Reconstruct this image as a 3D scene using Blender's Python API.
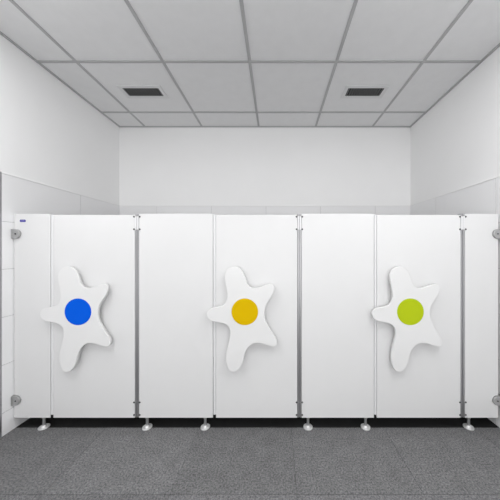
import bpy, bmesh, math
from mathutils import Vector

# ------------------------------------------------------------------ camera, world, lights, exposure
S = bpy.context.scene
C = S.collection
for o in list(bpy.data.objects):
    bpy.data.objects.remove(o)

CAM_Z = 1.128
F = 236.0
cd = bpy.data.cameras.new('camera')
cam = bpy.data.objects.new('camera', cd)
C.objects.link(cam)
cam.location = (0, 0, CAM_Z)
cam.rotation_euler = (math.pi / 2, 0, 0)
cd.sensor_width = 36
cd.lens = F / 500 * 36
cd.shift_x = -0.052
cd.clip_start = 0.02
S.camera = cam
S.cycles.diffuse_bounces = 12   # white room: many bounces

w = bpy.data.worlds.new('world')
S.world = w
w.use_nodes = True
w.node_tree.nodes['Background'].inputs[0].default_value = (0.95, 0.97, 1, 1)
w.node_tree.nodes['Background'].inputs[1].default_value = 0.15

S.view_settings.view_transform = 'Standard'
S.view_settings.look = 'None'
S.view_settings.gamma = 1
S.view_settings.use_curve_mapping = False
S.view_settings.exposure = 0.07

CEIL = 2.428
# ceiling light panels of the room: (x, y, watts), each 0.6 m square in the tile grid
LAMPS = [(-1.082, 0.732, 7.4), (0.718, 0.732, 8.6), (-1.082, 0.132, 7.0), (0.718, 0.132, 7.0)]
# fill light added behind the camera to lift ceiling, walls and doors
wd = bpy.data.lights.new('fill_light', 'AREA')
wd.shape = 'RECTANGLE'; wd.size = 2.4; wd.size_y = 1.3; wd.energy = 27.5; wd.color = (1, 1, 1)
wo = bpy.data.objects.new('fill_light', wd)
C.objects.link(wo)
wo.location = (0.0, -1.95, 0.85)
wo.rotation_euler = (math.pi / 2, 0, 0)

# ------------------------------------------------------------------ helpers
PI = math.pi

def tag(o, label=None, cat=None, group=None, kind=None):
    if label: o['label'] = label
    if cat: o['category'] = cat
    if group: o['group'] = group
    if kind: o['kind'] = kind
    return o

def thing(name, label, cat, loc=(0, 0, 0), group=None):
    o = bpy.data.objects.new(name, None)
    C.objects.link(o)
    o.location = loc
    o.empty_display_size = 0.05
    return tag(o, label, cat, group)

def wloc(o):
    v = Vector((0, 0, 0))
    while o:
        v = v + o.location
        o = o.parent
    return v

def obj(name, bm, mats, parent=None, origin=None, smooth=False):
    """link a bmesh given in world coordinates as one mesh object"""
    if not isinstance(mats, (list, tuple)):
        mats = [mats]
    if origin is None:
        if parent is not None or not bm.verts:
            xs = [v.co for v in bm.verts]
            origin = Vector((sum(v.x for v in xs), sum(v.y for v in xs), sum(v.z for v in xs))) / len(xs)
        else:
            origin = Vector((0, 0, 0))
    origin = Vector(origin)
    bmesh.ops.translate(bm, verts=bm.verts, vec=-origin)
    me = bpy.data.meshes.new(name)
    bm.normal_update()
    bm.to_mesh(me)
    bm.free()
    for m in mats:
        me.materials.append(m)
    if smooth:
        for p in me.polygons:
            p.use_smooth = True
    o = bpy.data.objects.new(name, me)
    C.objects.link(o)
    if parent is not None:
        o.parent = parent
        o.location = origin - wloc(parent)
    else:
        o.location = origin
    return o

def box(bm, x0, x1, y0, y1, z0, z1, bev=0.0, mi=0, seg=2):
    r = bmesh.ops.create_cube(bm, size=1)
    vs = r['verts']
    for v in vs:
        v.co = Vector(((x0 + x1) / 2 + v.co.x * (x1 - x0), (y0 + y1) / 2 + v.co.y * (y1 - y0), (z0 + z1) / 2 + v.co.z * (z1 - z0)))
    fs = set(f for v in vs for f in v.link_faces)
    for f in fs: f.material_index = mi
    if bev > 0:
        es = set(e for v in vs for e in v.link_edges)
        rr = bmesh.ops.bevel(bm, geom=list(es), offset=bev, segments=seg, profile=0.5, affect='EDGES')
        for f in rr['faces']: f.material_index = mi
    return bm

def lathe(bm, prof, c, axis='z', n=28, mi=0):
    """prof: (radius, height) pairs, spun around an axis through c"""
    rings = []
    for r, h in prof:
        ring = []
        for k in range(n):
            a = 2 * PI * k / n
            if axis == 'z':
                p = (c[0] + r * math.cos(a), c[1] + r * math.sin(a), c[2] + h)
            else:   # towards the viewer's side (-y)
                p = (c[0] + r * math.cos(a), c[1] - h, c[2] + r * math.sin(a))
            ring.append(bm.verts.new(p))
        rings.append(ring)
    for a, b in zip(rings, rings[1:]):
        for k in range(n):
            f = bm.faces.new((a[k], a[(k + 1) % n], b[(k + 1) % n], b[k]))
            f.smooth = True
            f.material_index = mi
    for ring, flip in ((rings[0], True), (rings[-1], False)):
        f = bm.faces.new(ring[::-1] if flip else ring)
        f.material_index = mi
    return bm

def outline_solid(bm, pts, y_back, y_front, rad, segs=4, mi=0):
    """closed outline (x,z) made a solid between two depths with a rounded front edge"""
    n = len(pts)
    area = sum(pts[i][0] * pts[(i + 1) % n][1] - pts[(i + 1) % n][0] * pts[i][1] for i in range(n))
    if area < 0: pts = pts[::-1]
    nor = []
    for i in range(n):
        a, b = pts[i - 1], pts[(i + 1) % n]
        t = Vector((b[0] - a[0], b[1] - a[1])).normalized()
        nor.append((t.y, -t.x))
    steps = [(0, y_back), (0, y_front + rad)]
    for k in range(1, segs + 1):
        a = k / segs * PI / 2
        steps.append((rad * (1 - math.cos(a)), y_front + rad * (1 - math.sin(a))))
    rings = []
    for off, y in steps:
        rings.append([bm.verts.new((p[0] - q[0] * off, y, p[1] - q[1] * off)) for p, q in zip(pts, nor)])
    for a, b in zip(rings, rings[1:]):
        for k in range(n):
            f = bm.faces.new((a[k], a[(k + 1) % n], b[(k + 1) % n], b[k]))
            f.smooth = True
            f.material_index = mi
    bm.faces.new(rings[-1]).material_index = mi
    bm.faces.new(rings[0][::-1]).material_index = mi
    bmesh.ops.recalc_face_normals(bm, faces=bm.faces)
    return bm

def spline(pts, sub=5):
    out = []
    n = len(pts)
    for i in range(n):
        p0, p1, p2, p3 = (Vector(pts[(i + k - 1) % n]) for k in range(4))
        for s in range(sub):
            t = s / sub
            out.append(0.5 * ((2 * p1) + (-p0 + p2) * t + (2 * p0 - 5 * p1 + 4 * p2 - p3) * t * t + (-p0 + 3 * p1 - 3 * p2 + p3) * t ** 3))
    return [(v.x, v.y) for v in out]

# ------------------------------------------------------------------ materials
def mat(name, col, rough=0.5, metal=0.0, spec=0.5, noise=0.0, nscale=20.0, bump=0.0, bscale=300.0):
    m = bpy.data.materials.new(name)
    m.use_nodes = True
    nt = m.node_tree
    b = nt.nodes['Principled BSDF']
    b.inputs['Base Color'].default_value = (*col, 1)
    b.inputs['Roughness'].default_value = rough
    b.inputs['Metallic'].default_value = metal
    b.inputs['Specular IOR Level'].default_value = spec
    tc = nt.nodes.new('ShaderNodeTexCoord')
    if noise > 0:
        nz = nt.nodes.new('ShaderNodeTexNoise')
        nz.inputs['Scale'].default_value = nscale
        nz.inputs['Detail'].default_value = 4
        nt.links.new(tc.outputs['Object'], nz.inputs['Vector'])
        r = nt.nodes.new('ShaderNodeValToRGB')
        r.color_ramp.elements[0].position = 0.3
        r.color_ramp.elements[1].position = 0.7
        r.color_ramp.elements[0].color = (*[c * (1 - noise) for c in col], 1)
        r.color_ramp.elements[1].color = (*[min(1, c * (1 + noise)) for c in col], 1)
        nt.links.new(nz.outputs['Fac'], r.inputs['Fac'])
        nt.links.new(r.outputs['Color'], b.inputs['Base Color'])
    if bump > 0:
        n2 = nt.nodes.new('ShaderNodeTexNoise')
        n2.inputs['Scale'].default_value = bscale
        n2.inputs['Detail'].default_value = 3
        nt.links.new(tc.outputs['Object'], n2.inputs['Vector'])
        bp = nt.nodes.new('ShaderNodeBump')
        bp.inputs['Strength'].default_value = bump
        bp.inputs['Distance'].default_value = 0.002
        nt.links.new(n2.outputs['Fac'], bp.inputs['Height'])
        nt.links.new(bp.outputs['Normal'], b.inputs['Normal'])
    return m

M_paint = mat('wall_paint', (0.93, 0.93, 0.93), 0.85, spec=0.2, noise=0.01, nscale=3, bump=0.08, bscale=220)
M_tile = mat('wall_tile_glaze', (0.89, 0.89, 0.897), 0.35, spec=0.35, noise=0.008, nscale=2)
M_grout = mat('tile_grout', (0.42, 0.42, 0.43), 0.9)
M_edge = mat('white_edge_profile', (0.86, 0.86, 0.86), 0.4)
M_ceil = mat('ceiling_board', (0.83, 0.83, 0.835), 0.9, spec=0.1, noise=0.014, nscale=14, bump=0.15, bscale=400)
M_grid = mat('ceiling_grid_paint', (0.47, 0.47, 0.475), 0.6, spec=0.3)
M_hpl = mat('white_laminate', (0.745, 0.745, 0.745), 0.42, spec=0.4, noise=0.006, nscale=4)
M_div = mat('divider_shade_grey', (0.10, 0.10, 0.105), 0.5, spec=0.3)
M_star = mat('white_lacquer', (0.775, 0.775, 0.772), 0.4, spec=0.4)
M_seal = mat('seal_strip', (0.78, 0.78, 0.79), 0.5)
M_alu = mat('aluminium', (0.42, 0.42, 0.43), 0.4, metal=0.85)
M_satin = mat('satin_metal', (0.46, 0.46, 0.46), 0.38, metal=0.75, noise=0.03, nscale=60)
M_steel = mat('foot_steel', (0.82, 0.82, 0.82), 0.35, metal=0.45)
M_post = mat('foot_rod', (0.45, 0.45, 0.455), 0.35, metal=0.8)
M_screw = mat('screw_head', (0.08, 0.08, 0.085), 0.5, metal=0.4)
M_black = mat('black_rubber_duct_dark', (0.008, 0.008, 0.008), 0.8, spec=0.2)
M_blue = mat('blue_disc', (0.0, 0.105, 0.72), 0.55, spec=0.06)
M_yellow = mat('yellow_disc', (0.69, 0.45, 0.0), 0.55, spec=0.06)
M_green = mat('green_disc', (0.445, 0.55, 0.012), 0.55, spec=0.06)
M_logo = mat('sticker_blue', (0.03, 0.02, 0.30), 0.4)
M_logol = mat('sticker_pale', (0.35, 0.35, 0.70), 0.4)
M_vent = mat('vent_white', (0.74, 0.74, 0.745), 0.5, spec=0.3)
M_slat = mat('vent_slat', (0.15, 0.15, 0.15), 0.5, spec=0.3)
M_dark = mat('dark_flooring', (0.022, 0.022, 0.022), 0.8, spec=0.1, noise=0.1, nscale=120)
M_sub = mat('floor_joint', (0.035, 0.035, 0.035), 0.95)

def floor_material():
    m = bpy.data.materials.new('speckled_grey_carpet_tile')
    m.use_nodes = True
    nt = m.node_tree
    b = nt.nodes['Principled BSDF']
    b.inputs['Roughness'].default_value = 0.9
    b.inputs['Specular IOR Level'].default_value = 0.15
    tc = nt.nodes.new('ShaderNodeTexCoord')
    n1 = nt.nodes.new('ShaderNodeTexNoise'); n1.inputs['Scale'].default_value = 122; n1.inputs['Detail'].default_value = 5; n1.inputs['Roughness'].default_value = 0.7
    n2 = nt.nodes.new('ShaderNodeTexNoise'); n2.inputs['Scale'].default_value = 14; n2.inputs['Detail'].default_value = 4
    geo = nt.nodes.new('ShaderNodeNewGeometry')
    for n in (n1, n2): nt.links.new(tc.outputs['Object'], n.inputs['Vector'])
    r = nt.nodes.new('ShaderNodeValToRGB')
    r.color_ramp.elements[0].position = 0.36; r.color_ramp.elements[0].color = (0.085, 0.085, 0.087, 1)
    r.color_ramp.elements[1].position = 0.66; r.color_ramp.elements[1].color = (0.265, 0.265, 0.268, 1)
    nt.links.new(n1.outputs['Fac'], r.inputs['Fac'])
    mr = nt.nodes.new('ShaderNodeMapRange'); mr.inputs['From Min'].default_value = 0.3; mr.inputs['From Max'].default_value = 0.7
    mr.inputs['To Min'].default_value = 0.9; mr.inputs['To Max'].default_value = 1.1
    nt.links.new(n2.outputs['Fac'], mr.inputs['Value'])
    mi = nt.nodes.new('ShaderNodeMapRange'); mi.inputs['To Min'].default_value = 0.94; mi.inputs['To Max'].default_value = 1.06
    nt.links.new(geo.outputs['Random Per Island'], mi.inputs['Value'])
    mu = nt.nodes.new('ShaderNodeMath'); mu.operation = 'MULTIPLY'
    nt.links.new(mr.outputs['Result'], mu.inputs[0]); nt.links.new(mi.outputs['Result'], mu.inputs[1])
    vm = nt.nodes.new('ShaderNodeVectorMath'); vm.operation = 'SCALE'
    nt.links.new(r.outputs['Color'], vm.inputs[0]); nt.links.new(mu.outputs['Value'], vm.inputs['Scale'])
    nt.links.new(vm.outputs['Vector'], b.inputs['Base Color'])
    bp = nt.nodes.new('ShaderNodeBump'); bp.inputs['Strength'].default_value = 0.5; bp.inputs['Distance'].default_value = 0.003
    nt.links.new(n1.outputs['Fac'], bp.inputs['Height']); nt.links.new(bp.outputs['Normal'], b.inputs['Normal'])
    return m
M_floor = floor_material()

# ------------------------------------------------------------------ the room
XL, XR, YB, YF = -1.659, 1.425, 2.500, -2.0
T = 0.10

bm = bmesh.new()
box(bm, XL - T, XR + T, YF - T, YB + T, -0.12, -0.003, mi=1)
px, py = 0.587, 0.587
fx = [0.096 + px * k for k in range(-4, 4)]
fy = [1.089 + py * k for k in range(-6, 4)]
for i in range(len(fx) - 1):
    for j in range(len(fy) - 1):
        a, b_, c, d = max(fx[i], XL), min(fx[i + 1], XR), max(fy[j], YF), min(fy[j + 1], 1.500)
        if b_ - a > 0.01 and d - c > 0.01:
            box(bm, a + 0.0007, b_ - 0.0007, c + 0.0007, d - 0.0007, -0.003, 0, bev=0.0008, seg=1)
floor = tag(obj('floor', bm, [M_floor, M_sub]), kind='structure')
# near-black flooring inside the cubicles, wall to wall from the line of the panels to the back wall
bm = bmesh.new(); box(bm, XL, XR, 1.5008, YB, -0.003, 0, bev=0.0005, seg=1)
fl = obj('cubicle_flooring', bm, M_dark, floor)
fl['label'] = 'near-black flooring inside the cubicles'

bm = bmesh.new(); box(bm, XL - T, XL, YF, YB, 0, CEIL + 0.1); wl = tag(obj('wall_left', bm, M_paint), kind='structure')
bm = bmesh.new(); box(bm, XR, XR + T, YF, YB, 0, CEIL + 0.1); wr = tag(obj('wall_right', bm, M_paint), kind='structure')
bm = bmesh.new(); box(bm, XL - T, XR + T, YB, YB + T, 0, CEIL + 0.1); wb = tag(obj('wall_back', bm, M_paint), kind='structure')
bm = bmesh.new(); box(bm, XL - T, XR + T, YF - T, YF, 0, CEIL + 0.1); wf = tag(obj('wall_front', bm, M_paint), kind='structure')

# made-up frame and pane around the added fill light behind the camera
bm = bmesh.new()
for sgn in (-1, 1):
    box(bm, sgn * 1.23 - 0.03, sgn * 1.23 + 0.03, YF, YF + 0.06, 0.14, 1.56, bev=0.004)
    box(bm, -1.2, 1.2, YF, YF + 0.06, 0.85 + sgn * 0.68 - 0.03, 0.85 + sgn * 0.68 + 0.03, bev=0.004)
fill_frame = tag(obj('fill_light_frame', bm, M_edge), kind='structure')
bm = bmesh.new(); box(bm, -1.2, 1.2, YF + 0.01, YF + 0.02, 0.2, 1.5)
obj('fill_pane', bm, M_edge, fill_frame)

# tile cladding: 0.577 x 0.295 tiles, top edge at 1.592
TTOP, TH, TW = 1.592, 0.2905, 0.577
TK = 0.007
rows = [TTOP]
while rows[-1] - TH > 0.02: rows.append(rows[-1] - TH)
rows.append(0.0)
def cladding(name, parent, us, to_box, u0, u1):
    bm = bmesh.new()
    g = 0.0011
    x = to_box(u0, u1, 0.0, TK - 0.0015); box(bm, *x, 0.0, TTOP - 0.002, mi=1)
    us = [u0] + [u for u in sorted(us) if u0 + 0.005 < u < u1 - 0.005] + [u1]
    for a, b_ in zip(us, us[1:]):
        for t, lo in zip(rows, rows[1:]):
            x = to_box(a + g, b_ - g, 0.0005, TK)
            box(bm, *x, lo + g, t - g, bev=0.0008, seg=1)
    x = to_box(u0, u1, 0.0, TK + 0.002); box(bm, *x, TTOP - 0.002, TTOP + 0.006, bev=0.001, seg=1, mi=2)
    return obj(name, bm, [M_tile, M_grout, M_edge], parent)
yl = 1.4215
cladding('tile_cladding', wl, [1.995 - TW * k for k in range(-1, 1)], lambda a, b_, p, q: (XL + p, XL + q, a, b_), yl, YB - TK)
cladding('tile_cladding', wl, [yl - 0.03 - TW * k for k in range(0, 7)], lambda a, b_, p, q: (XL + p, XL + q, a, b_), YF, yl - 0.03)
cladding('tile_cladding', wr, [2.102 - TW * k for k in range(-1, 8)], lambda a, b_, p, q: (XR - q, XR - p, a, b_), YF, YB - TK)
cladding('tile_cladding', wb, [-1.26 + 0.577 * k for k in range(0, 5)], lambda a, b_, p, q: (a, b_, YB - q, YB - p), XL, XR)
# grey corner profile where the cladding ends on the left
bm = bmesh.new(); box(bm, XL, XL + TK + 0.001, yl - 0.0295, yl - 0.0005, 0, TTOP + 0.006, bev=0.001, seg=1)
tag(obj('trim_1', bm, M_alu), kind='structure')

# ceiling: boards on a T grid with a wall angle
bm = bmesh.new()
box(bm, XL - T, XR + T, YF - T, YB + T, CEIL + 0.02, CEIL + 0.12)
gx = [-1.382 + 0.6 * k for k in range(0, 5)]
gy = [2.232 - 0.6 * k for k in range(0, 8)]
ex = [XL] + gx + [XR]
ey = [YF] + sorted(y for y in gy if y > YF) + [YB]
for a, b_ in zip(ex, ex[1:]):
    for c, d in zip(ey, ey[1:]):
        box(bm, a + 0.002, b_ - 0.002, c + 0.002, d - 0.002, CEIL + 0.004, CEIL + 0.02)
ceil = tag(obj('ceiling', bm, M_ceil), kind='structure')
bm = bmesh.new()
gw = 0.0098
for x in gx: box(bm, x - gw, x + gw, YF, YB, CEIL - 0.001, CEIL + 0.006, bev=0.001, seg=1)
for y in gy:
    if y > YF: box(bm, XL, XR, y - gw, y + gw, CEIL - 0.0005, CEIL + 0.006, bev=0.001, seg=1)
obj('ceiling_grid', bm, M_grid, ceil)
bm = bmesh.new()
box(bm, XL, XL + 0.018, YF, YB, CEIL - 0.002, CEIL + 0.006)
box(bm, XR - 0.018, XR, YF, YB, CEIL - 0.002, CEIL + 0.006)
box(bm, XL, XR, YB - 0.018, YB, CEIL - 0.002, CEIL + 0.006)
box(bm, XL, XR, YF, YF + 0.024, CEIL - 0.002, CEIL + 0.006)
obj('wall_angle', bm, M_grid, ceil)

# the room's ceiling lights
for (x, y, wt) in LAMPS:
    t = thing('ceiling_light', 'square white recessed ceiling light panel above the floor in front of the cubicles', 'ceiling light', (x, y, CEIL), 'ceiling light panels')
    bm = bmesh.new()
    for sx in (-1, 1):
        box(bm, x + sx * 0.275 - 0.015, x + sx * 0.275 + 0.015, y - 0.29, y + 0.29, CEIL - 0.012, CEIL + 0.003, bev=0.002)
        box(bm, x - 0.26, x + 0.26, y + sx * 0.275 - 0.015, y + sx * 0.275 + 0.015, CEIL - 0.012, CEIL + 0.003, bev=0.002)
    obj('frame', bm, M_vent, t)
    bm = bmesh.new(); box(bm, x - 0.26, x + 0.26, y - 0.26, y + 0.26, CEIL - 0.004, CEIL + 0.003)
    obj('diffuser', bm, M_edge, t)
    ld = bpy.data.lights.new('panel_glow', 'AREA')
    ld.shape = 'SQUARE'; ld.size = 0.52; ld.energy = wt; ld.color = (1.0, 1.0, 1.0)
    lo = bpy.data.objects.new('panel_glow', ld); C.objects.link(lo)
    lo.parent = t; lo.location = (0, 0, -0.006)

# ------------------------------------------------------------------ ceiling vents
def vent(cx, cy, label):
    t = thing('air_vent', label, 'vent', (cx, cy, CEIL), 'ceiling air vents')
    hx, hy, b_ = 0.145, 0.049, 0.030
    z0, z1 = CEIL - 0.003, CEIL + 0.004
    bm = bmesh.new()
    for s in (-1, 1):
        box(bm, cx - hx - b_, cx + hx + b_, cy + s * (hy + b_ / 2) - b_ / 2, cy + s * (hy + b_ / 2) + b_ / 2, z0, z1, bev=0.0025)
        box(bm, cx + s * (hx + b_ / 2) - b_ / 2, cx + s * (hx + b_ / 2) + b_ / 2, cy - hy - 0.002, cy + hy + 0.002, z0, z1, bev=0.0025)
    obj('frame', bm, M_vent, t)
    bm = bmesh.new(); box(bm, cx - hx - 0.004, cx + hx + 0.004, cy - hy - 0.004, cy + hy + 0.004, CEIL + 0.002, CEIL + 0.004)
    obj('duct_dark_sheet', bm, M_black, t)  # flat black sheet, the dark of an open duct put into its colour
    n = 14
    for k in range(n):
        x = cx - hx + (k + 0.5) * 2 * hx / n
        bm = bmesh.new(); box(bm, x - 0.0044, x + 0.0044, cy - hy, cy + hy, z0 + 0.001, CEIL + 0.002, bev=0.0008, seg=1)
        obj('slat', bm, M_slat, t)
vent(-1.0915, 1.943, 'rectangular black slatted air vent in the ceiling on the left, above the blue-dot door')
vent(0.727, 1.943, 'rectangular black slatted air vent in the ceiling on the right, above the green-dot door')

# ------------------------------------------------------------------ cubicle front
Y0 = 1.485                      # front face of the cubicle panels
TH_P = 0.013
ZB, ZT = 0.072, 1.356
K = F / Y0
def X(p): return (p - 276.0) / K

def foot(parent, x):
    y = Y0 + TH_P / 2 + 0.010
    x = x * y / Y0
    bm = bmesh.new()
    lathe(bm, [(0.0085, 0.006), (0.0085, ZB - 0.014), (0.0105, ZB - 0.012), (0.0105, ZB)], (x, y, 0))
    f = obj('foot', bm, M_post, parent)
    bm = bmesh.new()
    lathe(bm, [(0.029, 0.0), (0.029, 0.005), (0.027, 0.0068), (0.0245, 0.0065), (0.0225, 0.004), (0.0125, 0.004), (0.0115, 0.014), (0.0086, 0.016)], (x, y, 0))
    obj('base_plate', bm, M_steel, f)

def clamp(parent, side, z):
    """round-nosed bracket that holds the panel to the wall; side -1: wall on the left"""
    wall = XL + TK if side < 0 else XR - TK
    cx = X(16.6) if side < 0 else X(497.0)
    r = 0.030
    d = -side
    pts = [(wall, z - r), (cx, z - r)]
    for k in range(1, 16):
        a = -PI / 2 + PI * k / 16
        pts.append((cx + d * r * math.cos(a), z + r * math.sin(a)))
    pts += [(cx, z + r), (wall, z + r)]
    bm = bmesh.new()
    outline_solid(bm, pts, Y0, Y0 - 0.012, 0.003)
    o = obj('wall_clamp', bm, M_satin, parent)
    bm = bmesh.new()
    lathe(bm, [(0.0045, 0.0), (0.0045, 0.002), (0.0035, 0.003)], (cx + d * 0.006, Y0 - 0.012, z), axis='y', n=16)
    obj('screw', bm, M_screw, o)
    bm = bmesh.new()                                   # flange against the wall
    x0, x1 = (wall, wall + 0.004) if side < 0 else (wall - 0.004, wall)
    box(bm, x0, x1, Y0 - 0.016, Y0 + 0.014, z - r, z + r, bev=0.0012, seg=1)
    obj('flange', bm, M_satin, o)

def fixed_panel(x0, x1, label, feet, seal_to=None):
    t = thing('fixed_panel', label, 'cubicle panel', ((x0 + x1) / 2, Y0 + TH_P / 2, 0), 'fixed cubicle panels')
    bm = bmesh.new(); box(bm, x0, x1, Y0, Y0 + TH_P, ZB, ZT, bev=0.0012)
    obj('panel_board', bm, M_hpl, t)
    for x in feet: foot(t, x)
    if seal_to:
        bm = bmesh.new(); box(bm, x1 + 0.0034, seal_to - 0.0004, Y0 + 0.0012, Y0 + TH_P, ZB + 0.018, ZT - 0.006, bev=0.001, seg=1)
        box(bm, x1 + 0.006, seal_to - 0.001, Y0 + TH_P, Y0 + TH_P + 0.003, ZB + 0.018, ZT - 0.006)
        obj('seal_strip', bm, M_seal, t)
        bm = bmesh.new(); box(bm, x1 + 0.0008, seal_to - 0.0008, Y0 + 0.001, Y0 + TH_P, ZB - 0.004, ZB + 0.018, bev=0.002)
        obj('end_block', bm, M_black, t)
    return t

p1 = fixed_panel(X(14.2), X(50.3), 'narrow white cubicle panel against the left wall, with a small blue sticker', [X(44)], X(53.2))
p2 = fixed_panel(X(139.0), X(212.8), 'wide white fixed cubicle panel between the blue-dot door and the yellow-dot door', [X(147.3), X(205.3)], X(215.7))
p3 = fixed_panel(X(301.6), X(374.0), 'wide white fixed cubicle panel between the yellow-dot door and the green-dot door', [X(308), X(365.5)], X(376.6))
p4 = fixed_panel(X(465.0), X(498.3), 'narrow white cubicle panel against the right wall', [X(468.5)])
for z in (CAM_Z + 16 / K, CAM_Z - 150 / K):
    clamp(p1, -1, z)
    clamp(p4, 1, z)
# maker's sticker on the first panel
bm = bmesh.new()
sx, sz, hw, hh, rr = X(22.8), CAM_Z + 29.2 / K, 0.0185, 0.0075, 0.005
pts = []
for qx, qz, a0 in ((1, 1, 0), (-1, 1, 90), (-1, -1, 180), (1, -1, 270)):
    for k in range(5):
        a = math.radians(a0 + 22.5 * k)
        pts.append((sx + qx * (hw - rr) + rr * math.cos(a), sz + qz * (hh - rr) + rr * math.sin(a)))
outline_solid(bm, pts, Y0, Y0 - 0.0008, 0.0003, segs=2)
st = obj('sticker', bm, M_logo, p1)
st['label'] = 'small dark blue sticker'
bm = bmesh.new(); box(bm, sx - 0.011, sx + 0.011, Y0 - 0.0012, Y0 - 0.0006, sz - 0.0016, sz + 0.0012)
obj('sticker_band', bm, M_logol, st)

# star outline traced around its dot's centre (248, 285), 5.556 units per photo pixel
STAR = [(75, 263), (110, 256), (136, 242), (148, 215), (150, 185), (144, 145), (137, 110), (136, 80), (148, 52), (175, 36), (207, 36), (233, 57),
        (250, 95), (262, 130), (281, 149), (310, 154), (350, 142), (385, 131), (405, 136), (412, 156), (405, 185), (390, 210), (371, 240), (360, 268), (357, 295),
        (360, 323), (371, 352), (390, 386), (410, 416), (425, 444), (424, 468), (405, 480), (375, 472), (340, 461), (310, 459), (280, 471), (258, 496),
        (246, 526), (238, 561), (225, 591), (205, 614), (185, 621), (166, 613), (151, 587), (143, 551), (144, 516), (153, 476), (163, 436), (167, 401),
        (159, 371), (139, 354), (110, 345), (75, 339), (50, 328), (38, 309), (38, 287), (52, 270)]
D_STAR = 0.040
KS = F / (Y0 - D_STAR)
STAR = [((x - 248) / 5.556 / KS, -(y - 285) / 5.556 / KS) for x, y in STAR]

def toilet_door(x0, x1, dot_px, label, dot, dname):
    t = thing('toilet_door', label, 'door', ((x0 + x1) / 2, Y0 + TH_P / 2, ZB), 'cubicle doors with star handles')
    bm = bmesh.new(); box(bm, x0, x1, Y0, Y0 + TH_P, ZB, ZT - 0.007, bev=0.0012)
    obj('door_leaf', bm, M_hpl, t)
    cx, cz = (dot_px - 276) / KS, CAM_Z - 61.8 / KS
    bm = bmesh.new()
    pts = spline([(cx + a, cz + b_) for a, b_ in STAR], 4)
    outline_solid(bm, pts, Y0 - D_STAR + 0.019, Y0 - D_STAR, 0.003, segs=4)
    s = obj('star_handle', bm, M_star, t)
    s['label'] = 'thick white five-armed star handle with a %s dot' % dname
    bm = bmesh.new()
    lathe(bm, [(0.05, 0.0), (0.05, D_STAR - 0.0185)], (cx, Y0, cz), axis='y', n=32)
    obj('spacer', bm, M_satin, s)
    bm = bmesh.new()
    lathe(bm, [(13.35 / KS, -0.002), (13.35 / KS, 0.0006), (13.2 / KS, 0.0009)], (cx, Y0 - D_STAR, cz), axis='y', n=64)
    d = obj('colour_dot', bm, dot, s)
    d['label'] = '%s round dot' % dname

toilet_door(X(53.4), X(134.8), 78.0, 'white cubicle door with a blue-dotted star handle', M_blue, 'blue')
toilet_door(X(216.0), X(297.2), 244.8, 'white cubicle door with a yellow-dotted star handle', M_yellow, 'yellow')
toilet_door(X(376.9), X(460.6), 410.4, 'white cubicle door with a green-dotted star handle', M_green, 'green')

def hinge_post(a, b_, label):
    """aluminium profile at the front edge of a divider between two cubicles, with hinge plates top and bottom"""
    x0, x1 = X(a), X(b_)
    c = (x0 + x1) / 2
    t = thing('hinge_post', label, 'post', (c, Y0 + 0.02, ZB), 'aluminium hinge posts')
    g = 0.0012
    bm = bmesh.new()
    box(bm, x0 + g, x1 - g, Y0 + 0.006, Y0 + 0.030, ZB, ZT, bev=0.001, seg=1)
    for s in (-1, 1):
        xa, xb = sorted((c + s * 0.0012, c + s * ((x1 - x0) / 2 - g)))
        box(bm, xa, xb, Y0 + 0.001, Y0 + 0.008, ZB, ZT, bev=0.003, seg=4)
    obj('profile', bm, M_alu, t)
    bm = bmesh.new(); box(bm, c - 0.0065, c + 0.0065, Y0 + 0.030, YB - TK - 0.003, ZB, ZT - 0.004, bev=0.001, seg=1)  # unseen divider added for shade, its dark grey invented to darken the cubicle
    obj('divider_board', bm, M_div, t)
    for zm in (CAM_Z + 27.0 / K, CAM_Z - 158.6 / K):
        bm = bmesh.new()
        hh = 0.042
        for s in (-1, 1):
            xa, xb = sorted((c + s * 0.0014, c + s * ((x1 - x0) / 2 - 0.002)))
            box(bm, xa, xb, Y0 - 0.003, Y0 + 0.004, zm - hh, zm + hh, bev=0.0012, seg=2)
        h = obj('hinge', bm, M_seal if zm > 0.7 else M_alu, t)
        for s in (-1, 1):
            for q in (-1, 1):
                bm = bmesh.new()
                lathe(bm, [(0.0056, 0), (0.0056, 0.0015), (0.004, 0.003)], (c + s * 0.0180, Y0 - 0.0003, zm + q * 0.0395), axis='y', n=14)
                obj('screw', bm, M_screw, h)

hinge_post(134.8, 139.0, 'slim aluminium hinge post at the right edge of the blue-dot door')
hinge_post(297.2, 301.6, 'slim aluminium hinge post at the right edge of the yellow-dot door')
hinge_post(460.6, 465.0, 'slim aluminium hinge post at the right edge of the green-dot door')
